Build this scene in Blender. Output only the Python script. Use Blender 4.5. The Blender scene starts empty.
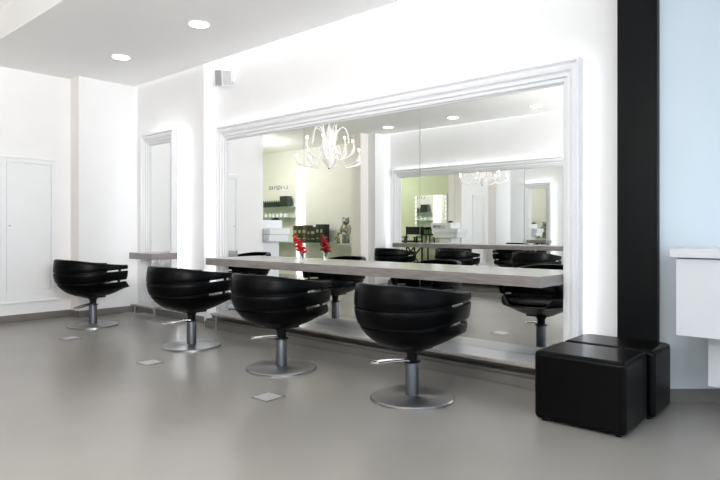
import bpy, bmesh, math, random
from mathutils import Vector, Matrix
random.seed(7)
C = bpy.context.scene.collection
PI = math.pi
R = math.radians

# ------------------------------------------------------------------ camera, world, exposure
cam_d = bpy.data.cameras.new('camera'); cam = bpy.data.objects.new('camera', cam_d); C.objects.link(cam)
cam.location = (0, 0, 1.15); cam.rotation_euler = (R(90), 0, R(41.486))
cam_d.sensor_width = 36; cam_d.lens = 588.05 / 720 * 36; cam_d.shift_y = -11 / 720
cam_d.clip_start = 0.02
bpy.context.scene.camera = cam
sc = bpy.context.scene
sc.view_settings.view_transform = 'Standard'; sc.view_settings.look = 'None'
sc.view_settings.gamma = 1; sc.view_settings.use_curve_mapping = False
sc.view_settings.exposure = 1.36
sc.cycles.use_denoising = True
sc.cycles.max_bounces = 16; sc.cycles.glossy_bounces = 10; sc.cycles.diffuse_bounces = 7
sc.cycles.sample_clamp_indirect = 4
sc.cycles.caustics_reflective = False; sc.cycles.caustics_refractive = False
w = bpy.data.worlds.new('daylight'); sc.world = w; w.use_nodes = True
w.node_tree.nodes['Background'].inputs[0].default_value = (.72, .86, 1, 1)
w.node_tree.nodes['Background'].inputs[1].default_value = .8

def area(name, loc, rot, sx, sy, power, col):
    l = bpy.data.lights.new(name, 'AREA'); l.shape = 'RECTANGLE'; l.size = sx; l.size_y = sy
    l.energy = power; l.color = col
    o = bpy.data.objects.new(name, l); C.objects.link(o); o.location = loc; o.rotation_euler = rot
    return o
# daylight through the shop window that closes the room on the right
area('daylight_shop_window', (2.12, 2.0, 1.62), (0, R(90), 0), 2.7, 6.2, 7, (.78, .90, 1))
def lamp(name, loc, power, col, size):
    l = bpy.data.lights.new(name, 'POINT'); l.energy = power; l.color = col; l.shadow_soft_size = size
    o = bpy.data.objects.new(name, l); C.objects.link(o); o.location = loc; return o
# light of the chandelier and the alcove, plus unseen fill lights added for brightness
lamp('chandelier_light', (-7.086, 1.29, 2.60), 78, (1, .92, .87), .03)
lamp('fill_light_middle', (-1.9, -.5, 1.9), 28, (1, .97, .95), .12)  # added fill, no lamp hangs here
fl = area('ceiling_fill', (.9, .25, 1.7), (0, 0, 0), 1.2, .6, 52, (1, .97, .95))  # added upward fill that brightens the ceiling, no fixture
fl.rotation_euler = Vector((-.92, .12, .36)).to_track_quat('-Z', 'Y').to_euler(); fl.data.spread = R(100)
lamp('fill_light_right', (.25, -.4, 2.2), 13, (.97, .98, 1), .12)  # added fill beside the camera, without a lamp
lamp('alcove_light', (-10.7, .3, 2.7), 30, (1, .985, .95), .12)

# strengths of the lamps the room has
S_COVE = .5; S_BACK = 2.9; S_DOWN = 5.0; S_STRIP = .8; S_BULB = 6.0

# ------------------------------------------------------------------ materials
def mat(name, col, rough=.5, metal=0, noise=None, bump=0, bscale=200, spec=.5, coat=0, trans=0, ior=1.45, sheen=0, emit=None, es=0):
    m = bpy.data.materials.new(name); m.use_nodes = True
    nt = m.node_tree; b = nt.nodes['Principled BSDF']
    b.inputs['Base Color'].default_value = (*col, 1); b.inputs['Roughness'].default_value = rough
    b.inputs['Metallic'].default_value = metal; b.inputs['Specular IOR Level'].default_value = spec
    b.inputs['Coat Weight'].default_value = coat; b.inputs['Transmission Weight'].default_value = trans
    b.inputs['IOR'].default_value = ior
    tc = nt.nodes.new('ShaderNodeTexCoord')
    if emit:
        b.inputs['Emission Color'].default_value = (*emit, 1); b.inputs['Emission Strength'].default_value = es
    if noise:
        sc_, amt, detail, stretch = noise
        mp = nt.nodes.new('ShaderNodeMapping'); mp.inputs['Scale'].default_value = stretch
        n = nt.nodes.new('ShaderNodeTexNoise'); n.inputs['Scale'].default_value = sc_; n.inputs['Detail'].default_value = detail
        r = nt.nodes.new('ShaderNodeValToRGB')
        r.color_ramp.elements[0].position = .3; r.color_ramp.elements[1].position = .7
        r.color_ramp.elements[0].color = (*[c * (1 - amt) for c in col], 1)
        r.color_ramp.elements[1].color = (*[min(1, c * (1 + amt)) for c in col], 1)
        nt.links.new(tc.outputs['Object'], mp.inputs[0]); nt.links.new(mp.outputs[0], n.inputs['Vector'])
        nt.links.new(n.outputs['Fac'], r.inputs[0]); nt.links.new(r.outputs[0], b.inputs['Base Color'])
    if bump:
        n2 = nt.nodes.new('ShaderNodeTexNoise'); n2.inputs['Scale'].default_value = bscale; n2.inputs['Detail'].default_value = 3
        bp = nt.nodes.new('ShaderNodeBump'); bp.inputs['Strength'].default_value = bump; bp.inputs['Distance'].default_value = .002
        nt.links.new(tc.outputs['Object'], n2.inputs['Vector']); nt.links.new(n2.outputs['Fac'], bp.inputs['Height'])
        nt.links.new(bp.outputs[0], b.inputs['Normal'])
    return m
NS = (1, 1, 1)
M = {}
M['wall'] = mat('white_paint', (.87, .87, .87), .6, noise=(3, .01, 2, NS))
M['wall_cool'] = mat('daylight_tinted_paint', (.61, .67, .71), .6, noise=(3, .01, 2, NS))  # blue of the daylight put into the wall colour
M['cabinet'] = mat('grey_white_cabinet_paint', (.64, .66, .69), .45, noise=(3, .01, 2, NS))
M['ceiling'] = mat('ceiling_paint', (.93, .925, .92), .7, noise=(2, .01, 2, NS))
M['beige'] = mat('warm_beige_paint', (.87, .83, .80), .6, noise=(3, .01, 2, NS))
M['cream'] = mat('cream_paint', (.84, .82, .79), .6, noise=(3, .015, 2, NS))
M['green'] = mat('pale_green_paint', (.66, .72, .50), .6, noise=(3, .015, 2, NS))
M['trimw'] = mat('white_lacquer', (.84, .85, .86), .32, noise=(3, .01, 2, NS))
M['frame'] = mat('moulding_lacquer', (.84, .85, .87), .30, noise=(4, .01, 2, NS))
M['skirt'] = mat('grey_skirting', (.18, .17, .158), .4, noise=(6, .08, 3, NS))
M['black'] = mat('black_column_paint', (.0035, .0045, .005), .4, noise=(8, .1, 3, NS), spec=.12)
M['leather'] = mat('black_leather', (.0012, .0013, .0016), .34, noise=(30, .1, 3, NS), bump=.12, bscale=260, spec=.09)
M['leather_box'] = mat('black_leatherette', (.001, .001, .0012), .30, noise=(20, .1, 3, NS), bump=.12, bscale=180, spec=.14)
M['plastic'] = mat('black_plastic', (.004, .004, .0045), .4, spec=.2, noise=(20, .1, 3, NS))
M['steel'] = mat('brushed_steel', (.40, .40, .41), .30, 1, noise=(14, .06, 3, NS))
M['column'] = mat('grey_metal_column', (.11, .12, .135), .42, .7, noise=(14, .06, 3, (1, 1, .1)))
M['chrome'] = mat('chrome', (.75, .76, .78), .12, 1, noise=(14, .03, 2, NS))
M['mirror'] = mat('mirror_silvering', (.93, .945, .935), .0, 1)
M['seam'] = mat('mirror_joint', (.35, .42, .41), .3, noise=(10, .05, 2, NS))
M['white_glass'] = mat('white_opal_glass', (.86, .84, .83), .18, noise=(10, .01, 2, NS), emit=(1, .93, .90), es=.09)
M['glass'] = mat('clear_glass', (.95, .98, .97), .02, trans=1, ior=1.45)
M['gshelf'] = mat('green_edged_glass', (.48, .80, .66), .05, trans=.55, ior=1.45, noise=(6, .04, 2, NS))
M['petal'] = mat('red_petal', (.62, .008, .022), .5, noise=(60, .25, 3, NS))
M['stem'] = mat('green_stem', (.12, .22, .05), .5, noise=(40, .2, 3, NS))
M['bud'] = mat('flower_bud_green', (.35, .40, .12), .5, noise=(40, .2, 3, NS))
M['silver'] = mat('silvered_metal', (.34, .33, .30), .3, 1, noise=(12, .15, 3, NS))
M['gold'] = mat('gilt_metal', (.34, .28, .12), .3, 1, noise=(12, .15, 3, NS))
M['deskw'] = mat('gloss_white_desk', (.82, .84, .87), .2, noise=(4, .01, 2, NS))
M['darkbox'] = mat('dark_carton', (.02, .028, .02), .4, noise=(30, .3, 3, NS))
M['brownbox'] = mat('brown_carton', (.07, .045, .02), .4, noise=(30, .3, 3, NS))
M['label'] = mat('carton_label', (.35, .33, .2), .5, noise=(30, .2, 3, NS))
M['mark'] = mat('sign_lettering', (.05, .055, .045), .5, noise=(30, .1, 2, NS))
M['canvas'] = mat('black_canvas', (.015, .015, .015), .8, noise=(60, .3, 3, NS))
M['greyface'] = mat('grey_lamp_housing', (.42, .42, .42), .4, noise=(20, .05, 2, NS))
M['sideface'] = mat('light_grey_housing', (.52, .52, .53), .4, noise=(20, .05, 2, NS))
M['inset'] = mat('socket_steel', (.6, .6, .6), .4, .4, noise=(20, .08, 2, NS))
def emis(name, col, s):
    m = bpy.data.materials.new(name); m.use_nodes = True; nt = m.node_tree
    nt.nodes.remove(nt.nodes['Principled BSDF']); e = nt.nodes.new('ShaderNodeEmission')
    e.inputs[0].default_value = (*col, 1); e.inputs[1].default_value = s
    nt.links.new(e.outputs[0], nt.nodes['Material Output'].inputs[0]); return m
M['cove'] = emis('cove_light', (1, 1, 1), S_COVE)
M['back'] = emis('mirror_backlight', (.93, .96, 1), S_BACK)
M['down'] = emis('downlight_diffuser', (1, .95, .88), S_DOWN)
M['strip'] = emis('light_channel', (1, 1, .96), S_STRIP)
M['bulb'] = emis('small_bulb', (1, .92, .85), S_BULB)
M['vbulb'] = emis('vanity_bulb', (1, .97, .9), .9)

# counter: grey wood-grain laminate, long streaks
def laminate(name, base, rough, scale=5, contrast=.28, stretch=(1, 10, 10)):
    m = mat(name, base, rough); nt = m.node_tree; b = nt.nodes['Principled BSDF']
    tc = nt.nodes.new('ShaderNodeTexCoord'); mp = nt.nodes.new('ShaderNodeMapping'); mp.inputs['Scale'].default_value = stretch
    n = nt.nodes.new('ShaderNodeTexNoise'); n.inputs['Scale'].default_value = scale; n.inputs['Detail'].default_value = 8; n.inputs['Roughness'].default_value = .65
    r = nt.nodes.new('ShaderNodeValToRGB'); r.color_ramp.elements[0].position = .32; r.color_ramp.elements[1].position = .68
    r.color_ramp.elements[0].color = (*[c * (1 - contrast) for c in base], 1); r.color_ramp.elements[1].color = (*[c * (1 + contrast) for c in base], 1)
    nt.links.new(tc.outputs['Object'], mp.inputs[0]); nt.links.new(mp.outputs[0], n.inputs['Vector']); nt.links.new(n.outputs['Fac'], r.inputs[0]); nt.links.new(r.outputs[0], b.inputs['Base Color'])
    b.inputs['Coat Weight'].default_value = 1; b.inputs['Coat Roughness'].default_value = .2
    return m
M['laminate'] = laminate('grey_wood_laminate', (.265, .24, .232), .30)
M['edge'] = laminate('pale_brown_edge_band', (.40, .36, .32), .3)
M['slat'] = laminate('pale_slatted_board', (.68, .69, .72), .32, 3, .10, (.6, 22, 4))

# floor: poured grey concrete, satin
def floor_mat():
    m = mat('polished_concrete', (.3, .29, .27), .3); nt = m.node_tree; b = nt.nodes['Principled BSDF']; L = nt.links.new
    tc = nt.nodes.new('ShaderNodeTexCoord')
    n1 = nt.nodes.new('ShaderNodeTexNoise'); n1.inputs['Scale'].default_value = 1.1; n1.inputs['Detail'].default_value = 3; n1.inputs['Roughness'].default_value = .5
    n2 = nt.nodes.new('ShaderNodeTexNoise'); n2.inputs['Scale'].default_value = 5; n2.inputs['Detail'].default_value = 2
    mx = nt.nodes.new('ShaderNodeMix'); mx.data_type = 'FLOAT'; mx.inputs[0].default_value = .15
    r = nt.nodes.new('ShaderNodeValToRGB'); r.color_ramp.elements[0].position = .15; r.color_ramp.elements[1].position = .85
    r.color_ramp.elements[0].color = (.255, .242, .223, 1); r.color_ramp.elements[1].color = (.300, .286, .264, 1)
    L(tc.outputs['Object'], n1.inputs['Vector']); L(tc.outputs['Object'], n2.inputs['Vector'])
    L(n1.outputs['Fac'], mx.inputs[2]); L(n2.outputs['Fac'], mx.inputs[3]); L(mx.outputs[0], r.inputs[0]); L(r.outputs[0], b.inputs['Base Color'])
    mr = nt.nodes.new('ShaderNodeMapRange'); mr.inputs['To Min'].default_value = .20; mr.inputs['To Max'].default_value = .30
    L(n1.outputs['Fac'], mr.inputs['Value']); L(mr.outputs[0], b.inputs['Roughness'])
    return m
M['floor'] = floor_mat()

# ------------------------------------------------------------------ mesh helpers
def obj(name, bm, m, parent=None, smooth=False, bevel=0, seg=2):
    me = bpy.data.meshes.new(name)
    bmesh.ops.recalc_face_normals(bm, faces=bm.faces[:])
    bm.to_mesh(me); bm.free()
    me.materials.append(M[m] if isinstance(m, str) else m)
    if smooth:
        me.polygons.foreach_set('use_smooth', [True] * len(me.polygons))
        me.set_sharp_from_angle(angle=R(40))
    o = bpy.data.objects.new(name, me); C.objects.link(o)
    if parent: o.parent = parent
    if bevel:
        md = o.modifiers.new('bevel', 'BEVEL'); md.width = bevel; md.segments = seg; md.limit_method = 'ANGLE'; md.angle_limit = R(40)
        me.polygons.foreach_set('use_smooth', [True] * len(me.polygons))
        wn = o.modifiers.new('wn', 'WEIGHTED_NORMAL'); wn.keep_sharp = False
    return o
def tag(o, label, cat, group=None):
    o['label'] = label; o['category'] = cat
    if group: o['group'] = group
    return o
def thing(name, label, cat, loc=(0, 0, 0), rz=0, group=None):
    o = bpy.data.objects.new(name, None); C.objects.link(o); o.location = loc; o.rotation_euler = (0, 0, rz)
    o.empty_display_size = .1
    return tag(o, label, cat, group)
def struct(name, bm, m, parent=None, **k):
    o = obj(name, bm, m, parent, **k)
    if not parent: o['kind'] = 'structure'
    return o
def box(bm, x0, x1, y0, y1, z0, z1):
    v = [bm.verts.new(p) for p in ((x0, y0, z0), (x1, y0, z0), (x1, y1, z0), (x0, y1, z0), (x0, y0, z1), (x1, y0, z1), (x1, y1, z1), (x0, y1, z1))]
    for f in ((0, 3, 2, 1), (4, 5, 6, 7), (0, 1, 5, 4), (1, 2, 6, 5), (2, 3, 7, 6), (3, 0, 4, 7)): bm.faces.new([v[i] for i in f])
    return bm
def B(*boxes):
    bm = bmesh.new()
    for b in boxes: box(bm, *b)
    return bm
def lathe(bm, prof, c=(0, 0, 0), n=40, axis='z'):
    rings = []
    for r, z in prof:
        ring = []
        for i in range(n):
            a = 2 * PI * i / n
            p = (c[0] + r * math.cos(a), c[1] + r * math.sin(a), c[2] + z) if axis == 'z' else (c[0] + r * math.cos(a), c[1] + z, c[2] + r * math.sin(a))
            ring.append(bm.verts.new(p))
        rings.append(ring)
    for a, b in zip(rings, rings[1:]):
        for i in range(n):
            j = (i + 1) % n; bm.faces.new((a[i], a[j], b[j], b[i]))
    bm.faces.new(rings[0][::-1]); bm.faces.new(rings[-1])
    return bm
def tube(bm, pts, rad, n=10, closed=False):
    P = [Vector(p) for p in pts]; rs = rad if isinstance(rad, (list, tuple)) else [rad] * len(P)
    rings = []; up = None
    for i, p in enumerate(P):
        a = P[(i - 1) % len(P)] if (closed or i > 0) else p; b = P[(i + 1) % len(P)] if (closed or i < len(P) - 1) else p
        t = (b - a).normalized()
        if up is None: up = t.orthogonal().normalized()
        up = (up - t * up.dot(t)).normalized(); s = t.cross(up)
        rings.append([bm.verts.new(p + (up * math.cos(2 * PI * k / n) + s * math.sin(2 * PI * k / n)) * rs[i]) for k in range(n)])
    pr_ = list(zip(rings, rings[1:])) + ([(rings[-1], rings[0])] if closed else [])
    for a, b in pr_:
        for k in range(n):
            j = (k + 1) % n; bm.faces.new((a[k], a[j], b[j], b[k]))
    if not closed: bm.faces.new(rings[0][::-1]); bm.faces.new(rings[-1])
    return bm
def bez(p0, p1, p2, p3, n=12):
    p0, p1, p2, p3 = map(Vector, (p0, p1, p2, p3)); o = []
    for i in range(n + 1):
        t = i / n; o.append(p0 * (1 - t) ** 3 + p1 * 3 * t * (1 - t) ** 2 + p2 * 3 * t * t * (1 - t) + p3 * t ** 3)
    return o
def ball(bm, c, r, s=(1, 1, 1), seg=14):
    bmesh.ops.create_uvsphere(bm, u_segments=seg, v_segments=max(6, seg // 2), radius=r, matrix=Matrix.Translation(c) @ Matrix.Diagonal((*s, 1)))
    return bm
def sstep(a, b, x):
    t = max(0, min(1, (x - a) / (b - a))); return t * t * (3 - 2 * t)
def interp(tab, x):
    if x <= tab[0][0]: return tab[0][1]
    for (x0, y0), (x1, y1) in zip(tab, tab[1:]):
        if x <= x1: return y0 + (y1 - y0) * (x - x0) / (x1 - x0)
    return tab[-1][1]
def copy_tree(o, parent=None):
    c = o.copy(); C.objects.link(c)
    if parent: c.parent = parent
    for ch in list(o.children): copy_tree(ch, c)
    return c

# ------------------------------------------------------------------ the room (mirror wall A at y=4.31, mirror wall B at y=-1.36)
ZC = 3.137; ZT = 3.48
LX = -8.05; AW = 4.31; BW = -1.36; XR = 2.2
struct('floor', B((-13.4, 6.4 - 4.1 + 4.1, -1.6, 6.4, -.12, 0)), 'floor')
bm = B((LX - .4, XR + .15, 2.12, 4.065, ZC, ZT + .1), (LX - .4, XR + .15, BW + .25, .8, ZC, ZT + .1),
       (-.9, XR + .15, 4.065, 6.4, ZC, ZT + .1))
struct('ceiling', bm, 'ceiling')
struct('ceiling_recess', B((LX - .4, XR + .15, .8, 2.12, ZT - .02, ZT + .1)), 'ceiling')
struct('ceiling_slot_back', B((LX - .4, -.9, 4.065, 4.5, ZC + .06, ZT + .1)), 'ceiling')
struct('ceiling_slot_front', B((LX - .4, XR + .15, BW - .15, BW + .25, ZC + .06, ZT + .1)), 'ceiling')
struct('ceiling_alcove', B((-13.4, LX - .4, -1.6, 2.25, ZC, ZT + .1)), 'ceiling')
struct('wall_back', B((-6.2, -1.14, AW, AW + .15, 0, ZC + .06)), 'wall')
struct('wall_back_left', B((-7.8, -6.18, 4.11, AW + .15, 0, ZC + .06)), 'wall')
struct('wall_left', B((LX - .4, LX, 1.95, AW + .15, 0, ZC)), 'wall')
struct('wall_left_step', B((LX, -7.8, 3.308, AW + .15, 0, ZC + .06)), 'wall')
struct('wall_left_pier', B((-8.30, LX, BW - .15, -.62, 0, ZC)), 'beige')
struct('wall_left_pier_step', B((LX, -7.85, BW - .15, -.85, 0, ZC + .06)), 'wall')
struct('wall_front', B((-7.85, XR + .15, BW - .15, BW, 0, ZC + .06)), 'wall')
# warm painted end of the left wall and its narrow step
struct('trim_1', B((LX - .4, LX - .001, 1.944, 1.95, 0, ZC)), 'beige')
struct('trim_2', B((LX, -7.801, 3.302, 3.308, 0, ZC)), 'beige')
# alcove beyond the left wall
struct('wall_alcove_front', B((-13.4, -8.28, -1.65, -1.5, 0, ZC)), 'cream')
struct('wall_alcove_left', B((-13.4, -13.25, -1.5, 2.25, 0, ZC)), 'green')
struct('wall_alcove_back', B((-13.25, LX - .4, 2.1, 2.25, 0, ZC)), 'green')
# angled wall behind the black column, blue daylight in its colour
bm = bmesh.new(); d = Vector((.7491, .6624, 0)); nrm = Vector((-.6624, .7491, 0))
p0 = Vector((-1.13, 4.235, 0)); p1 = p0 + d * 4.35
q = [p0, p1, p1 + nrm * .15, p0 + nrm * .15]
vs = [bm.verts.new((p.x, p.y, 0)) for p in q] + [bm.verts.new((p.x, p.y, ZC)) for p in q]
for f in ((0, 1, 2, 3), (7, 6, 5, 4), (0, 4, 5, 1), (1, 5, 6, 2), (2, 6, 7, 3), (3, 7, 4, 0)): bm.faces.new([vs[i] for i in f])
struct('wall_right', bm, 'wall_cool')
bm = bmesh.new(); q = [p0 - nrm * .012 , p1 - nrm * .012, p1 , p0]
vs = [bm.verts.new((p.x, p.y, 0)) for p in q] + [bm.verts.new((p.x, p.y, .085)) for p in q]
for f in ((0, 1, 2, 3), (7, 6, 5, 4), (0, 4, 5, 1), (1, 5, 6, 2), (2, 6, 7, 3), (3, 7, 4, 0)): bm.faces.new([vs[i] for i in f])
struct('baseboard_right', bm, 'skirt')
# shop window on the right end
bm = B((XR, XR + .08, BW, 6.4, 0, .14), (XR, XR + .08, BW, 6.4, 3.0, ZT))
for y in (-1.36, .18, 1.72, 3.26, 4.8, 6.3): box(bm, XR, XR + .08, y, y + .07, .14, 3.0)
struct('window_1', bm, 'trimw')
# skirtings with a shadow line on top
def skirt(name, x0, x1, y0, y1, h=.085):
    struct(name, B((x0, x1, y0, y1, 0, h)), 'skirt', bevel=.006)
skirt('baseboard_left', LX, LX + .014, 1.95, 3.308)
skirt('baseboard_left_step', -7.8, -7.786, 3.294, 4.11)
skirt('baseboard_left_return', LX, -7.786, 3.294, 3.308)
skirt('baseboard_back_left', -7.8, -6.166, 4.096, 4.11)
skirt('baseboard_front', -7.85, XR, BW, BW + .014)
skirt('baseboard_alcove', -13.25, -8.30, -1.5, -1.486)
# black column
cl = struct('trim_3', B((-1.345, -1.093, 4.17, 4.235, 0, ZC)), 'black', bevel=.004)
# plinth under the mirror: two grey steps
def plinth(name, x0, x1, yf, yb):
    s = 1 if yb > yf else -1
    f = lambda a, b: (min(a, b), max(a, b))
    bm = B((x0, x1, *f(yf, yb), 0, .075), (x0, x1, *f(yf + s * .02, yb), .075, .10), (x0, x1, *f(yf + s * .10, yb), .10, .15))
    struct(name, bm, 'skirt', bevel=.004)
plinth('trim_4', -5.95, -1.62, 3.97, AW)
plinth('trim_5', -7.65, -3.2, -1.02, BW)

# ------------------------------------------------------------------ cove lights
def cove(y0, y1, x0, x1, lab):
    tag(obj('cove_light_strip', B((x0, x1, y0, y1, ZC + .035, ZC + .06)), 'cove'), lab, 'light strip')
cove(4.075, 4.30, -6.17, -1.35, 'long white light line in the ceiling slot above the large framed mirror')
cove(4.068, 4.108, -7.79, -6.17, 'short white light line in the ceiling slot above the narrow framed mirror')
cove(BW + .02, BW + .24, -7.84, -1.5, 'white light line in the ceiling slot of the opposite wall, seen in the mirror')

# ------------------------------------------------------------------ framed, back-lit mirrors
def framed_mirror(label, x0, x1, zt, z0, yf, seams, s, tw=.17, sw=.14, group=None):
    """s=+1: hangs on the wall at larger y and faces the camera side; s=-1: on the opposite wall"""
    cx = (x0 + x1) / 2
    t = thing('wall_mirror', label, 'mirror', (cx, yf, z0)); X0 = x0 - cx; X1 = x1 - cx; H = zt - z0
    gl = .07 * s
    # moulding profile: (share of width from the outer edge, depth behind the front)
    prof = [(0, .085), (0, .012), (.03, .002), (.12, 0), (.17, .012), (.20, .020), (.33, .010), (.46, .014), (.52, .028), (.58, .032), (.70, .030), (.76, .044), (.90, .046), (.95, .060), (1, .063), (1, .085)]
    bm = bmesh.new(); rows = []
    for k, dpt in prof:
        rows.append([bm.verts.new(p) for p in ((X0 + sw * k, dpt * s, 0), (X0 + sw * k, dpt * s, H - tw * k), (X1 - sw * k, dpt * s, H - tw * k), (X1 - sw * k, dpt * s, 0))])
    for a, b in zip(rows, rows[1:]):
        for i in range(3): bm.faces.new((a[i], a[i + 1], b[i + 1], b[i]))
    for i in (0, 3): bm.faces.new([r_[i] for r_ in rows])
    for i in range(3): bm.faces.new((rows[0][i], rows[0][i + 1], rows[-1][i + 1], rows[-1][i]))
    obj('frame', bm, 'frame', t)
    xs = [X0 + sw * .97] + [q_ - cx for q_ in seams] + [X1 - sw * .97]
    f = lambda a, b: (min(a, b), max(a, b))
    for a, b in zip(xs, xs[1:]):
        obj('mirror_panel', B((a + .003, b - .003, *f(gl, gl + .005 * s), 0, H - tw * .97)), 'mirror', t)
    obj('backing_board', B((X0 + sw * .9, X1 - sw * .9, *f(gl + .0055 * s, gl + .015 * s), 0, H - tw * .9)), 'seam', t)
    # light strip around the back
    e = .02; y_ = f(gl + .022 * s, gl + .040 * s)
    obj('light_strip', B((X0 + e, X0 + e + .02, *y_, 0, H - e), (X1 - e - .02, X1 - e, *y_, 0, H - e), (X0 + e, X1 - e, *y_, H - e - .02, H - e)), 'back', t)
    return t
framed_mirror('wide white framed mirror with glowing edges on the wall behind the long counter', -6.03, -1.61, 2.385, .15, 4.18, [-4.545, -3.05], 1)
framed_mirror('narrow white framed mirror with glowing edges, beside the left corner of the room', -7.33, -6.55, 2.39, .15, 3.90, [], 1, tw=.15, sw=.13)
framed_mirror('wide white framed mirror on the opposite wall, seen only as a reflection', -7.70, -3.28, 2.39, .15, -1.23, [-6.2, -4.75], -1)

# ------------------------------------------------------------------ counters
def counter(label, x0, x1, y0, y1, zt, name='styling_counter'):
    o = obj(name, B((0, x1 - x0, 0, y1 - y0, -.078, 0)), 'laminate', bevel=.002)
    o.location = (x0, y0, zt); return tag(o, label, 'counter')
counter('long thick grey wood-look counter running across the wide mirror', -5.77, -1.752, 3.862, 4.249, .82)
counter('long grey counter below the mirror of the opposite wall, seen in reflection', -7.44, -3.5, -1.299, -.91, .865)
t = thing('styling_counter', 'short thick grey counter in front of the narrow left mirror', 'counter', (-7.08, 3.62, .855))
obj('top', B((0, .55, 0, .349, -.078, 0)), 'laminate', t, bevel=.002)
for x in (.30, .40, .48):
    bm = bmesh.new(); tube(bm, bez((x, .22, -.078), (x, .22, -.16), (x, .13, -.16), (x, .13, -.10), 8), .009, 8)
    obj('tool_holder', bm, 'trimw', t, smooth=True)

# footrests: slatted board on steel posts
def footrest(label, x0, x1, yf, yb, posts, zt=.185):
    s = 1 if yb > yf else -1
    t = thing('footrest', label, 'footrest', (x0, yf, 0)); L = x1 - x0; D = abs(yb - yf)
    bm = bmesh.new(); n = 6; g = .006; e = .026; wd = (D - e) / n
    for k in range(n):
        a = e + k * wd + g / 2; b = e + (k + 1) * wd - g / 2
        box(bm, 0, L, *sorted((a * s, b * s)), zt - .022, zt)
    box(bm, 0, L, *sorted((e * s, D * s)), zt - .022, zt - .006)
    obj('board', bm, 'slat', t)
    obj('front_edge', B((0, L, *sorted((0, e * s - .0005 * s)), zt - .026, zt)), 'edge', t, bevel=.006)
    for x in posts:
        bm = bmesh.new(); lathe(bm, [(.024, 0), (.024, .006), (.011, .008), (.011, zt - .024)], (x - x0, s * .045, 0), 20)
        obj('leg', bm, 'steel', t, smooth=True)
    return t
footrest('long pale slatted footrest at the base of the wide mirror', -5.77, -1.70, 3.925, 4.247, (-5.72,))
footrest('short slatted footrest on two metal legs under the narrow left mirror', -7.28, -6.70, 3.735, 3.968, (-7.24, -6.76))
footrest('long slatted footrest under the mirror of the opposite wall, seen in reflection', -7.42, -3.5, -.97, -1.297, (-7.37,))

# ------------------------------------------------------------------ styling chairs
EA, EB = .354, .432
def plan(th, k):
    """th measured from the front (+y), k relative radius"""
    s_, c_ = math.sin(th), math.cos(th); p = .86
    if c_ > 0: return (EA * k * math.copysign(abs(s_) ** p, s_), EB * k * abs(c_) ** p)
    return (EA * k * s_, EB * k * c_)
PR = [(.345, .16), (.365, .38), (.41, .66), (.45, .79), (.50, .885), (.57, .96), (.64, .995), (.72, 1.0), (.80, .965)]
def RK(z):
    if z > .66: return 1 - .035 * ((z - .66) / .14) ** 2
    return max(.05, 1 - (min(.999, (.66 - z) / .318)) ** 2.3) ** .435
def band(lo, hi, th0=48, th1=312, th_k=.12, n=72, swell=.008):
    bm = bmesh.new(); rings = []
    for i in range(n + 1):
        td = th0 + (th1 - th0) * i / n; th = R(td); tb = min(td, 360 - td)
        a, b = lo(tb), hi(tb); e = .009; ring = []
        endk = min(1, max(.0, min(td - th0, th1 - td) / 4)); endk = math.sqrt(max(0, 1 - (1 - endk) ** 2))
        zs = [a + e * .3, a + e, a + (b - a) * .35, a + (b - a) * .65, b - e, b - e * .3]
        for j, z in enumerate(zs):
            k = RK(z) + (swell if 0 < j < 5 else -.002) - (1 - endk) * .03
            ring.append((k, z))
        ring.append((RK(b) - .045, b)); ring.append((RK(b) - th_k + .03, b - .002))
        for z in (b - e, (a + b) / 2, a + e): ring.append((RK(z) - th_k + (1 - endk) * .03, z))
        ring.append((RK(a) - th_k + .03, a)); ring.append((RK(a) - .045, a))
        rings.append([bm.verts.new((*plan(th, k), z)) for k, z in ring])
    m_ = len(rings[0])
    for r0, r1 in zip(rings, rings[1:]):
        for j in range(m_):
            q_ = (j + 1) % m_; bm.faces.new((r0[j], r0[q_], r1[q_], r1[j]))
    bm.faces.new(rings[0][::-1]); bm.faces.new(rings[-1])
    return bm
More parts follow.
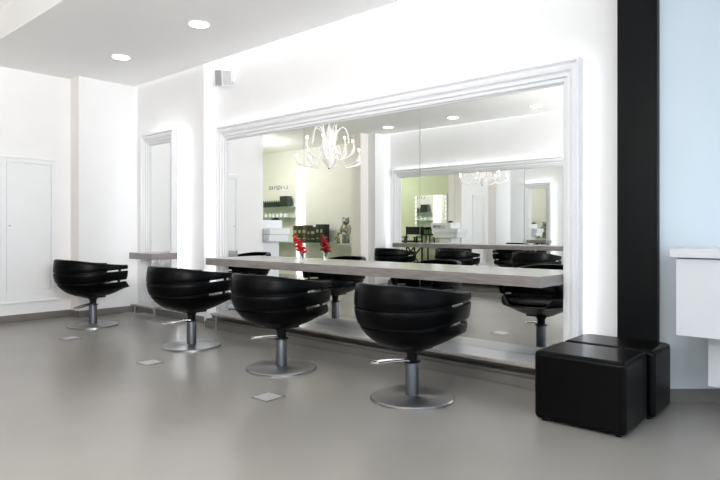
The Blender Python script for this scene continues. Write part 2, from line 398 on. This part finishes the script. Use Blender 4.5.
def make_chair(label, loc, rz, group):
    t = thing('salon_chair', label, 'chair', loc, rz, group)
    up = lambda tb, a, b, t0=60, t1=150: a + (b - a) * sstep(t0, t1, tb)
    obj('upper_back_band', band(lambda tb: up(tb, .672, .644), lambda tb: up(tb, .724, .80, 50, 160)), 'leather', t, smooth=True)
    obj('middle_back_band', band(lambda tb: up(tb, .546, .518), lambda tb: up(tb, .655, .637)), 'leather', t, smooth=True)
    # seat shell: full round bowl, flatter and lower at the front
    bm = bmesh.new(); rings = []; n = 88
    bk = [(.10, .343), (RK(.353), .353), (RK(.37), .37), (RK(.395), .395), (RK(.425), .425), (RK(.46), .46), (RK(.49), .49), (RK(.508), .508), (.885, .512), (.86, .506), (.82, .49), (.78, .45), (.5, .44), (.1, .44)]
    fr = [(.10, .350), (.26, .354), (.42, .362), (.56, .384), (.70, .412), (.84, .438), (.925, .456), (.945, .50), (.92, .527), (.86, .527), (.82, .50), (.78, .455), (.5, .44), (.1, .44)]
    for i in range(n):
        td = 360 * i / n; tb = min(td, 360 - td); th = R(td); f_ = sstep(120, 55, tb) if False else 1 - sstep(55, 125, tb)
        dip = (1 - sstep(30, 50, tb)); ring = []
        for j, ((ka, za), (kb, zb)) in enumerate(zip(bk, fr)):
            k = ka + (kb - ka) * f_; z = za + (zb - za) * f_
            if 5 < j < 12 and dip > 0: z = z - dip * max(0, z - .445) * .85
            ring.append(bm.verts.new((*plan(th, k), z)))
        rings.append(ring)
    for i in range(n):
        r0, r1 = rings[i], rings[(i + 1) % n]
        for j in range(len(bk) - 1): bm.faces.new((r0[j], r0[j + 1], r1[j + 1], r1[j]))
    bm.faces.new([r_[0] for r_ in rings]); bm.faces.new([r_[-1] for r_ in rings])
    obj('seat_shell', bm, 'leather', t, smooth=True)
    bm = bmesh.new(); rings = []
    for k, z in ((.70, .442), (.76, .455), (.77, .475), (.73, .492), (.60, .50), (.35, .504), (.1, .505)):
        rings.append([bm.verts.new((*plan(2 * PI * i / 48, k), z)) for i in range(48)])
    for a, b in zip(rings, rings[1:]):
        for i in range(48): bm.faces.new((a[i], a[(i + 1) % 48], b[(i + 1) % 48], b[i]))
    bm.faces.new(rings[0][::-1]); bm.faces.new(rings[-1])
    obj('seat_cushion', bm, 'leather', t, smooth=True)
    # liner that joins the bands, with one strap towards each arm
    bm = bmesh.new()
    def liner(t0, t1, z0, z1, n_):
        rr = []
        for i in range(n_ + 1):
            td = t0 + (t1 - t0) * i / n_; tb = min(td, 360 - td); zt_ = min(z1, up(tb, .712, .80, 50, 160) - .03)
            rr.append([bm.verts.new((*plan(R(td), k), z)) for k, z in ((.885, z0), (.945, (z0 + zt_) / 2), (.925, zt_), (.90, zt_), (.91, (z0 + zt_) / 2), (.855, z0))])
        for a, b in zip(rr, rr[1:]):
            for j in range(6): bm.faces.new((a[j], a[(j + 1) % 6], b[(j + 1) % 6], b[j]))
        bm.faces.new(rr[0]); bm.faces.new(rr[-1][::-1])
    liner(92, 268, .514, .77, 40); liner(64, 69, .514, .69, 3); liner(291, 296, .514, .69, 3)
    obj('inner_shell', bm, 'plastic', t, smooth=True)
    obj('seat_bracket', B((-.10, .10, -.10, .11, .337, .358)), 'plastic', t, bevel=.005)
    bm = bmesh.new(); lathe(bm, [(.30 * .95, 0), (.285, .002), (.285, .012), (.279, .018), (.06, .024), (.055, .027)], n=72)
    obj('base_plate', bm, 'steel', t, smooth=True)
    bm = bmesh.new(); lathe(bm, [(.046, .02), (.046, .245), (.043, .25)], n=32); obj('column', bm, 'column', t, smooth=True)
    bm = bmesh.new(); lathe(bm, [(.036, .245), (.058, .247), (.058, .256), (.037, .26), (.037, .30), (.05, .325)], n=32); obj('piston', bm, 'plastic', t, smooth=True)
    bm = bmesh.new(); pts = [(-.028, .0, .262)] + bez((-.028, -.06, .262), (-.034, -.2, .25), (-.045, -.34, .232), (0, -.345, .230), 8) + bez((0, -.345, .230), (.045, -.34, .232), (.034, -.2, .25), (.028, -.06, .262), 8)[1:] + [(.028, 0, .262)]
    tube(bm, pts, .0075, 8); obj('foot_pump_lever', bm, 'chrome', t, smooth=True)
    return t
GA = 'salon chairs along the mirror wall'; GB = 'salon chairs at the opposite counter'
ch = make_chair('black bowl salon chair nearest the camera, beside the black ottomans', (-2.386, 3.232, 0), 0, GA)
def turn_lever(t, deg):
    for p in t.children:
        if p.name.startswith('foot_pump_lever'): p.rotation_euler = (0, 0, R(deg)); p.scale = (1, .82, 1)
turn_lever(ch, -55)
for (x, y, rz, lab, g) in (
    (-3.70, 3.205, 0, 'black bowl salon chair in the middle of the counter, in front of the red flower', GA),
    (-5.07, 3.233, 0, 'black bowl salon chair at the left end of the long counter', GA),
    (-7.026, 3.142, 0, 'leftmost black bowl salon chair, standing apart at the short counter', GA),
    (-6.872, -.27, PI, 'black bowl salon chair reflected left of the mirror joint, leftmost at the opposite counter', GB),
    (-5.505, -.27, PI, 'black bowl salon chair reflected in the middle of the opposite counter', GB),
    (-4.057, -.27, PI, 'black bowl salon chair reflected at the right edge of the wide mirror, opposite counter', GB)):
    c = copy_tree(ch); c.location = (x, y, 0); c.rotation_euler = (0, 0, rz); c['label'] = lab; c['group'] = g
    turn_lever(c, {-3.70: -67, -5.07: -28, -7.026: 20}.get(x, -30))

# ------------------------------------------------------------------ ottomans
def ottoman(label, x0, x1, y0, y1, h):
    t = thing('ottoman', label, 'ottoman', ((x0 + x1) / 2, (y0 + y1) / 2, 0)); a = (x1 - x0) / 2; b = (y1 - y0) / 2
    bm = B((-a, a, -b, b, .012, h))
    o = obj('cushion', bm, 'leather_box', t, bevel=.032, seg=5)
    bm = bmesh.new()
    for z in (h - .012,):
        e = .012; pts = []
        for cx_, cy_, a0 in ((a - .03, b - .03, 0), (-a + .03, b - .03, 90), (-a + .03, -b + .03, 180), (a - .03, -b + .03, 270)):
            for k in range(5): an = R(a0 + k * 22.5); pts.append((cx_ + .022 * math.cos(an), cy_ + .022 * math.sin(an), z))
        tube(bm, pts, .0045, 6, closed=True)
    obj('piping', bm, 'leather_box', t, smooth=True)
    for sx in (-1, 1):
        for sy in (-1, 1): obj('glide', lathe(bmesh.new(), [(.018, 0), (.018, .012)], (sx * (a - .05), sy * (b - .05), 0), 12), 'plastic', t)
ottoman('black leather cube ottoman in front, standing on the open floor', -1.565, -1.035, 3.345, 3.765, .42)
ottoman('black leather cube ottoman behind the first, against the black column', -1.565, -1.005, 3.785, 4.16, .42)

# ------------------------------------------------------------------ wall cupboard on the left wall
t = thing('wall_cupboard', 'white flush cupboard panel with a thin frame on the left wall', 'cupboard', (LX, 2.47, .24))
obj('frame', B((0, .025, 0, .64, 0, .02), (0, .018, 0, .06, .02, 1.80), (0, .018, .585, .64, .02, 1.80), (0, .018, .06, .585, .02, .14), (0, .018, .06, .585, 1.735, 1.80), (0, .028, -.01, .65, 1.79, 1.81), (0, .04, -.01, .65, -.015, .006)), 'trimw', t, bevel=.003)
d_ = obj('door', B((0, .012, .066, .579, .146, 1.729)), 'trimw', t, bevel=.002)
bm = bmesh.new(); lathe(bm, [(.009, 0), (.009, .006)], (0, 0, 0), 12)
k_ = obj('keyhole', bm, 'steel', d_); k_.rotation_euler = (0, R(90), 0); k_.location = (.012, .10, .95)

# right-hand wall cabinet
t = thing('wall_cabinet', 'pale grey wall cabinet with a projecting lid beside the black column', 'cabinet', (-.905, 3.85, .47))
obj('body', B((0, 1.3, 0, .9, .052, .505)), 'cabinet', t, bevel=.002)
obj('lid', B((-.028, 1.3, -.03, .9, .512, .565)), 'cabinet', t, bevel=.004)
obj('lower_box', B((.118, 1.3, .25, .9, -.28, .0515)), 'cabinet', t, bevel=.002)

# floor sockets
def socket(x, y, label, first=[None]):
    if first[0] is None:
        t = thing('floor_socket', label, 'floor socket', (x, y, 0), R(0), 'floor sockets in a row behind the chairs')
        obj('cover_plate', B((-.075, .075, -.075, .075, 0, .004)), 'inset', t, bevel=.001)
        obj('rim', B((-.083, .083, -.083, -.077, 0, .005), (-.083, .083, .077, .083, 0, .005), (-.083, -.077, -.077, .077, 0, .005), (.077, .083, -.077, .077, 0, .005)), 'steel', t)
        first[0] = t
    else:
        t = copy_tree(first[0]); t.location = (x, y, 0); t['label'] = label
socket(-3.138, 2.60, 'square metal floor socket nearest the camera, behind the middle chairs')
socket(-4.711, 2.60, 'square metal floor socket behind the chair at the left counter end')
socket(-6.378, 2.62, 'leftmost square metal floor socket, near the far chair')

# ------------------------------------------------------------------ ceiling downlights
DL = [(-4.945, 3.236, 'round ceiling downlight nearest the camera, above the chairs'), (-6.568, 3.26, 'round ceiling downlight further left, near the corner'),
      (-3.30, 3.24, None), (-1.65, 3.24, None), (0, 3.24, None),  # entries without a label are unseen, added for general fill light
      (-4.168, -.5, 'rightmost round downlight reflected in the wide mirror'), (-5.70, -.45, 'middle round downlight reflected in the wide mirror'),
      (-7.18, -.45, 'round downlight reflected beside the mirror joint'), (-2.6, -.5, None), (-1.0, -.5, None), (.6, -.5, None),
      (-10.34, -.5, 'round downlight in the ceiling of the pale green alcove'), (-10.34, .9, None), (-12.0, .3, None)]
first = None
for x, y, lab in DL:
    if first is None:
        t = thing('ceiling_downlight', lab, 'ceiling light', (x, y, ZC), 0, 'round ceiling downlights')
        bm = bmesh.new(); prof = [(.112, 0), (.112, -.004), (.098, -.006), (.096, -.001)]
        lathe(bm, prof, n=40); obj('trim_ring', bm, 'trimw', t, smooth=True)
        bm = bmesh.new(); lathe(bm, [(.092, -.0065), (.092, -.0075)], n=40); obj('diffuser', bm, 'down', t); first = t
    else:
        t = copy_tree(first); t.location = (x, y, ZC)
        t['label'] = lab or 'added fill downlight out of view on the shop window side or over the alcove'

# wall-mounted spot lamp
t = thing('spot_lamp', 'small white and grey box lamp high on the wall above the mirror corner', 'lamp', (-5.86, 4.31, 2.95))
obj('wall_plate', B((-.03, .03, -.02, 0, -.03, .03)), 'trimw', t, bevel=.003)
bm = bmesh.new(); tube(bm, [(0, -.02, 0), (0, -.09, 0)], .010, 10); obj('arm', bm, 'trimw', t, smooth=True)
hd = obj('housing', B((-.075, .075, -.065, .065, -.095, .095)), 'trimw', t, bevel=.004); hd.location = (0, -.14, 0); hd.rotation_euler = (R(10), R(12), R(-4))
hf = obj('front_grille', B((-.07, .07, -.07, -.0655, -.085, .085)), 'greyface', hd)
hs = obj('side_panel', B((.0755, .079, -.055, .055, -.085, .085)), 'sideface', hd)

# ------------------------------------------------------------------ flower and vase
vx, vy = -4.395, 4.08
t = thing('glass_vase', 'small clear glass vase on the long counter, holding a red flower', 'vase', (vx, vy, .82))
bm = bmesh.new(); lathe(bm, [(.020, 0), (.023, .004), (.024, .06), (.029, .095), (.0265, .095), (.0215, .06), (.020, .012), (.0, .012)][:-1], n=28); obj('bowl', bm, 'glass', t, smooth=True)
t = thing('red_flower', 'red flower spike leaning left in the glass vase on the counter', 'flower', (vx, vy, .835))
tip = Vector((-.075, -.03, .245)); st = bez((.01, .0, 0), (.008, .0, .08), (-.02, -.01, .16), tip, 14)
bm = bmesh.new(); tube(bm, st, [.004 - .002 * i / 14 for i in range(15)], 8); obj('stem', bm, 'stem', t, smooth=True)
for k in range(13):
    f_ = .34 + .66 * k / 12; i = min(13, int(f_ * 14)); c = st[i] + (st[i + 1] - st[i]) * (f_ * 14 - i if i < 13 else .9)
    a = k * 2.4; r_ = .030 - .014 * (k / 12) ** 2; off = Vector((math.cos(a), math.sin(a) * .8, .12)) * (.030 - .016 * k / 12)
    bm = bmesh.new(); cc = c + off
    for p in range(6):
        b_ = p * PI / 3 + a; dv = Vector((math.cos(b_), math.sin(b_), .35 * math.sin(b_ * 2 + k))).normalized()
        mtx = Matrix.Translation(cc + dv * r_ * .62) @ dv.to_track_quat('X', 'Z').to_matrix().to_4x4() @ Matrix.Diagonal((r_ * .8, r_ * .55, r_ * .28, 1))
        bmesh.ops.create_uvsphere(bm, u_segments=10, v_segments=6, radius=1, matrix=mtx)
    ball(bm, cc, r_ * .5, seg=8)
    obj('bloom', bm, 'petal', t, smooth=True)
for k in range(2):
    bm = bmesh.new(); ball(bm, st[12 + k] + Vector((.012 - .02 * k, -.006, .01)), .009, (1, 1, 1.5), 8); obj('bud', bm, 'bud', t, smooth=True)
# a leaf
bm = bmesh.new()
for k, ang in enumerate((20, 160)):
    pts = bez((.006, 0, .03), (.02 * math.cos(R(ang)), 0, .07), (.03 * math.cos(R(ang)), .0, .09), (.034 * math.cos(R(ang)), -.005, .115), 8)
    tube(bm, pts, [.001, .003, .005, .006, .0065, .006, .005, .003, .0008], 6)
obj('leaf', bm, 'stem', t, smooth=True)

# ------------------------------------------------------------------ chandelier (hangs in the ceiling recess, seen in the mirror)
CX, CY = -7.086, 1.29
t = thing('chandelier', 'white curly arm chandelier with small glowing bulbs, seen in the mirror', 'chandelier', (CX, CY, 2.2))
bm = bmesh.new(); lathe(bm, [(.012, 0), (.05, .05), (.115, .11), (.125, .15), (.10, .185), (.06, .21), (.05, .26), (.065, .30), (.05, .35), (.04, .55), (.05, .60), (.03, .66), (.02, .72)], n=32)
obj('body', bm, 'white_glass', t, smooth=True)
bm = bmesh.new(); ball(bm, (0, 0, -.012), .014); obj('finial', bm, 'plastic', t, smooth=True)
bm = bmesh.new(); tube(bm, [(0, 0, .7), (0, 0, ZT - .02 - 2.2 - .03)], .009, 8); obj('rod', bm, 'chrome', t, smooth=True)
bm = bmesh.new(); lathe(bm, [(.04, 1.21), (.06, 1.245), (.06, 1.259)], n=24); obj('ceiling_cup', bm, 'white_glass', t, smooth=True)
for k in range(14):
    a = 2 * PI * k / 14 + .13; lo = k % 2; dv = Vector((math.cos(a), math.sin(a), 0))
    rr = (.57 if lo else .43) + random.uniform(-.03, .03); zt_ = (.30 if lo else .48) + random.uniform(-.05, .06)
    P0 = dv * .06 + Vector((0, 0, .20 if lo else .30))
    mid = dv * (rr * .62) + Vector((0, 0, .02 if lo else .16)); end = dv * rr + Vector((0, 0, zt_ * .75 if lo else zt_))
    pts = bez(P0, P0 + dv * .18 + Vector((0, 0, .26)), mid + dv * -.10 + Vector((0, 0, -.06)), mid, 9) + bez(mid, mid + dv * .12 + Vector((0, 0, .04)), end - Vector((0, 0, .14)) + dv * .06, end, 9)[1:]
    bm = bmesh.new(); rad = [.010] * 12 + [.014, .024, .030, .024, .016, .010, .008]; tube(bm, pts, rad[:len(pts)], 10)
    am = obj('arm', bm, 'white_glass', t, smooth=True)
    bm = bmesh.new(); ball(bm, end + Vector((0, 0, .022)), .018, (1, 1, 1.1), 10); obj('bulb', bm, 'bulb', am, smooth=True)
for k in range(8):
    a = 2 * PI * k / 8; dv = Vector((math.cos(a), math.sin(a), 0)); P0 = dv * .05 + Vector((0, 0, .25))
    pts = bez(P0, P0 + dv * .05 + Vector((0, 0, .16)), dv * .07 + Vector((0, 0, .5)), dv * (.10 + .04 * (k % 3)) + Vector((0, 0, .72 + .05 * (k % 2))), 10)
    bm = bmesh.new(); tube(bm, pts, [.014, .02, .026, .03, .032, .03, .026, .022, .016, .010, .004], 8); obj('leaf', bm, 'white_glass', t, smooth=True)
for k in range(5):
    a = 2 * PI * k / 5 + .4; dv = Vector((math.cos(a), math.sin(a), 0))
    pts = bez(dv * .06 + Vector((0, 0, .35)), dv * .14 + Vector((0, 0, .80)), dv * .34 + Vector((0, 0, .80)), dv * .34 + Vector((0, 0, .42)), 14)
    bm = bmesh.new(); tube(bm, pts, .010, 8); obj('curl', bm, 'white_glass', t, smooth=True)

# ------------------------------------------------------------------ alcove furniture (seen in the mirrors)
# back-lit display panel with glass shelves
t = thing('display_panel', 'pale display panel with lettering on the far alcove wall, seen in the mirror', 'display', (-12.42, -1.498, 0))
obj('panel', B((0, 1.48, 0, .05, 0, 2.4)), 'cream', t, bevel=.003)
obj('light_channel', B((1.50, 1.76, 0, .03, .0, 2.66)), 'strip', t)
bm = bmesh.new(); lh = .085
def glyph(bm, x, z, segs):
    for x0, z0, x1, z1 in segs:
        dx, dz = (x1 - x0) * .06, (z1 - z0) * lh; L_ = math.hypot(dx, dz); nx, nz = -dz / L_ * .006, dx / L_ * .006
        ax, az = x + x0 * .06, z + z0 * lh; bx, bz = ax + dx, az + dz
        lo = [bm.verts.new((px, .0505, pz)) for px, pz in ((ax + nx, az + nz), (bx + nx, bz + nz), (bx - nx, bz - nz), (ax - nx, az - nz))]
        hi = [bm.verts.new((v.co.x, .056, v.co.z)) for v in lo]
        bm.faces.new(lo); bm.faces.new(hi[::-1])
        for i in range(4): bm.faces.new((lo[i], lo[(i + 1) % 4], hi[(i + 1) % 4], hi[i]))
GL = {'L': [(1, 1, 1, 0), (1, 0, 0, 0)], 'U': [(0, 1, 0, 0), (0, 0, 1, 0), (1, 0, 1, 1)], 'A': [(0, 0, .5, 1), (.5, 1, 1, 0), (.2, .4, .8, .4)], 'O': [(0, 0, 0, 1), (0, 1, 1, 1), (1, 1, 1, 0), (1, 0, 0, 0)],
      'Y': [(0, 1, .5, .5), (1, 1, .5, .5), (.5, .5, .5, 0)], 'I': [(.5, 0, .5, 1)], 'S': [(0, 1, 1, 1), (0, 1, 0, .5), (0, .5, 1, .5), (1, .5, 1, 0), (1, 0, 0, 0)]}
for i, g_ in enumerate('OAYSOIIL'): glyph(bm, .46 + i * .092, 2.17, GL[g_])
obj('lettering', bm, 'mark', t)
for z in (1.71, 1.44):
    tag(obj('glass_shelf', B((-12.40, -10.95, -1.447, -1.20, z - .012, z)), 'gshelf'), 'green edged glass shelf on the display panel, the ' + ('upper one with black bottles' if z > 1.6 else 'lower one with small white jars'), 'shelf')
tag(obj('glass_shelf', B((-12.40, -8.32, -1.447, -1.08, .815, .83)), 'gshelf'), 'long low green edged glass shelf carrying dark boxes and the silver figure', 'shelf')
# bottles on the upper shelf
bm = bmesh.new(); lathe(bm, [(.03, 0), (.032, .01), (.032, .12), (.014, .14), (.014, .165)], n=16)
b0 = tag(obj('bottle', bm, 'darkbox', smooth=True), 'dark bottle in the row on the upper glass shelf', 'bottle', 'dark bottles on the upper glass shelf'); b0.location = (-12.02, -1.3, 1.71)
for i in range(1, 9):
    b = b0.copy(); C.objects.link(b); b.location = (-12.02 + i * .085, -1.3, 1.71)
o = tag(obj('storage_box', B((0, .26, 0, .18, 0, .26)), 'darkbox', bevel=.01), 'black box at the right end of the upper glass shelf', 'box'); o.location = (-11.27, -1.38, 1.71)
bm = bmesh.new(); lathe(bm, [(.04, 0), (.042, .01), (.042, .07), (.036, .08), (.036, .1)], n=16)
j0 = tag(obj('cosmetic_jar', bm, 'trimw', smooth=True), 'small white jar on the lower glass shelf', 'jar', 'white jars on the lower glass shelf'); j0.location = (-11.9, -1.3, 1.44)
for i in range(1, 6):
    b = j0.copy(); C.objects.link(b); b.location = (-11.9 + i * .15, -1.3, 1.44)
# cartons on the low shelf
x = -10.74; ci = 0
labs = ['brown carton at the left end of the row on the low glass shelf', 'dark carton second from the left on the low glass shelf', 'brown carton with pale bands in the row on the low glass shelf', 'dark narrow carton in the middle of the row on the low glass shelf',
        'short dark carton right of the middle on the low glass shelf', 'tall black carton second from the right on the low glass shelf', 'tall black carton at the right end of the row on the low glass shelf']
for wd, h, m_ in ((.15, .40, 'brownbox'), (.13, .40, 'darkbox'), (.16, .41, 'brownbox'), (.10, .36, 'darkbox'), (.16, .37, 'darkbox'), (.12, .43, 'darkbox'), (.11, .43, 'darkbox')):
    t = thing('carton', labs[ci], 'box', (x, -1.38, .83), 0, 'dark cartons on the low glass shelf')
    obj('carton_body', B((0, wd * 1.13 - .008, 0, .2, 0, h)), m_, t, bevel=.004)
    obj('carton_label', B((.02, wd - .03, .2005, .203, h * .55, h * .72), (.02, wd - .03, .2005, .203, h * .2, h * .26)), 'label', t)
    x += wd * 1.13; ci += 1
# silver figure and small gilt one
def figure(name, label, loc, s, m_):
    t = thing(name, label, 'figurine', loc)
    bm = bmesh.new(); ball(bm, (0, 0, .31 * s), .10 * s, (1, .8, 1.35), 20); ball(bm, (0, 0, .20 * s), .095 * s, (1, .85, .9), 20); obj('torso', bm, m_, t, smooth=True)
    bm = bmesh.new(); ball(bm, (0, 0, .50 * s), .085 * s, (1.05, .9, .95), 20); ball(bm, (0, .07 * s, .485 * s), .035 * s, (1, .8, .8), 12); obj('head', bm, m_, t, smooth=True)
    for sx in (-1, 1):
        bm = bmesh.new(); ball(bm, (sx * .075 * s, 0, .57 * s), .032 * s, (1, .6, 1), 12); obj('ear', bm, m_, t, smooth=True)
        bm = bmesh.new(); tube(bm, bez((sx * .08 * s, 0, .40 * s), (sx * .14 * s, 0, .38 * s), (sx * .15 * s, .02, .28 * s), (sx * .13 * s, .04, .22 * s)), .032 * s, 12); obj('arm', bm, m_, t, smooth=True)
        bm = bmesh.new(); lathe(bm, [(.04 * s, 0), (.05 * s, .02 * s), (.045 * s, .15 * s), (.03 * s, .2 * s)], (sx * .055 * s, 0, 0), 16); obj('leg', bm, m_, t, smooth=True)
figure('figurine', 'tall silver standing figurine at the right end of the low glass shelf', (-9.05, -1.25, .83), .98, 'silver')
figure('figurine', 'small gilt figurine beside the tall silver one on the glass shelf', (-9.26, -1.22, .83), .42, 'gold')
# wall-hung drawer console under the low shelf
# reception desk of stacked white blocks
t = thing('reception_desk', 'white desk of staggered stacked blocks beside the alcove opening', 'desk', (-8.3, 1.48, 0))
obj('top_block', B((-.38, .22, 0, .46, 1.165, 1.31)), 'deskw', t, bevel=.004)
obj('middle_block', B((-.36, .43, 0, .46, 1.055, 1.16)), 'deskw', t, bevel=.004)
obj('lower_block', B((-.32, .40, .02, .46, .93, 1.05)), 'deskw', t, bevel=.004)
obj('base', B((-.15, .20, .06, .46, 0, .925)), 'deskw', t, bevel=.004)
bm = bmesh.new()
for i, g_ in enumerate('OAYSOIIL'):
    for x0, z0, x1, z1 in GL[g_]:
        ax, az, bx, bz = -.30 + i * .042 + x0 * .03, 1.19 + z0 * .05, -.30 + i * .042 + x1 * .03, 1.19 + z1 * .05
        L_ = math.hypot(bx - ax, bz - az); nx, nz = -(bz - az) / L_ * .006, (bx - ax) / L_ * .006
        lo = [bm.verts.new((px, -.0005, pz)) for px, pz in ((ax + nx, az + nz), (bx + nx, bz + nz), (bx - nx, bz - nz), (ax - nx, az - nz))]
        hi = [bm.verts.new((v.co.x, -.004, v.co.z)) for v in lo]
        bm.faces.new(lo); bm.faces.new(hi[::-1])
        for k in range(4): bm.faces.new((lo[k], lo[(k + 1) % 4], hi[(k + 1) % 4], hi[k]))
obj('lettering', bm, 'mark', t)
o = tag(obj('telephone', B((-.05, .05, -.06, .06, 0, .025), (-.03, .03, -.05, .05, .025, .045)), 'plastic', bevel=.004), 'small black telephone on the white stacked desk', 'telephone'); o.location = (-8.15, 1.58, 1.31)
# vanity mirror with bulbs
t = thing('vanity_mirror', 'square mirror with bulbs down both sides on the pale green wall', 'mirror', (-9.08, 2.07, 1.0), R(2.7))
obj('frame', B((-.50, .50, -.03, 0, 0, 1.08)), 'cream', t, bevel=.004)
obj('mirror_panel', B((-.44, .44, -.034, -.0305, .01, 1.06)), 'mirror', t)
for sx in (-1, 1):
    for k in range(9):
        bm = bmesh.new(); ball(bm, (sx * .47, -.045, .08 + k * .115), .019, seg=10); obj('bulb', bm, 'vbulb', t, smooth=True)
# tall folding director chair
t = thing('director_chair', 'tall black folding canvas chair in front of the pale green wall', 'chair', (-9.41, 1.58, 0), R(6))
for sx in (-1, 1):
    for sy in (-1, 1):
        bm = bmesh.new(); tube(bm, [(sx * .24, sy * .2, 0), (sx * .24, sy * .2, .92 if sy < 0 else (.92))], .022, 8); obj('post', bm, 'plastic', t, smooth=True)
    bm = bmesh.new(); tube(bm, [(sx * .24, .2, .9), (sx * .24, .2, 1.22)], .022, 8); obj('back_post', bm, 'plastic', t, smooth=True)
    obj('armrest', B((sx * .24 - .025, sx * .22 + .025, -.24, .24, .92, .945)), 'plastic', t, bevel=.004)
for yy in (-.2, .2):
    for s_ in (-1, 1):
        bm = bmesh.new(); tube(bm, [(-.24 * s_, yy, .12), (.24 * s_, yy, .70)], .02, 8); obj('cross_brace', bm, 'plastic', t, smooth=True)
obj('seat', B((-.25, .25, -.2, .2, .80, .84)), 'canvas', t, bevel=.003)
obj('backrest', B((-.25, .25, .192, .208, 1.0, 1.21)), 'canvas', t, bevel=.004)
obj('footrest', B((-.24, .24, -.26, -.2, .28, .30)), 'plastic', t, bevel=.003)
# small black trolley with bottles
t = thing('bottle_stand', 'small black two-tier stand with bottles beside the folding canvas chair', 'trolley', (-8.97, 1.76, 0))
for z in (.76, .985): obj('tray', B((-.15, .15, -.12, .12, z, z + .03)), 'plastic', t, bevel=.003)
for sx in (-1, 1):
    for sy in (-1, 1):
        bm = bmesh.new(); tube(bm, [(sx * .13, sy * .10, .78), (sx * .13, sy * .10, .99)], .016, 8); obj('post', bm, 'plastic', t, smooth=True)
bm = bmesh.new(); tube(bm, [(0, 0, .02), (0, 0, .78)], .02, 10); obj('stand', bm, 'plastic', t, smooth=True)
bm = bmesh.new(); lathe(bm, [(.17, 0), (.17, .012), (.03, .03)], n=24); obj('foot', bm, 'plastic', t, smooth=True)
for i in range(3):
    bm = bmesh.new(); lathe(bm, [(.022, 0), (.022, .09), (.01, .10), (.01, .125)], n=12)
    o = tag(obj('bottle', bm, 'stem', smooth=True), 'small green bottle on top of the black two-tier stand', 'bottle', 'green bottles on the black stand'); o.location = (-9.05 + i * .08, 1.73, 1.016)
bm = bmesh.new(); lathe(bm, [(.024, 0), (.024, .09), (.012, .10), (.012, .14)], n=16)
o = tag(obj('bottle', bm, 'plastic', smooth=True), 'small black bottle at the left end of the opposite counter', 'bottle'); o.location = (-7.26, -1.1, .865)
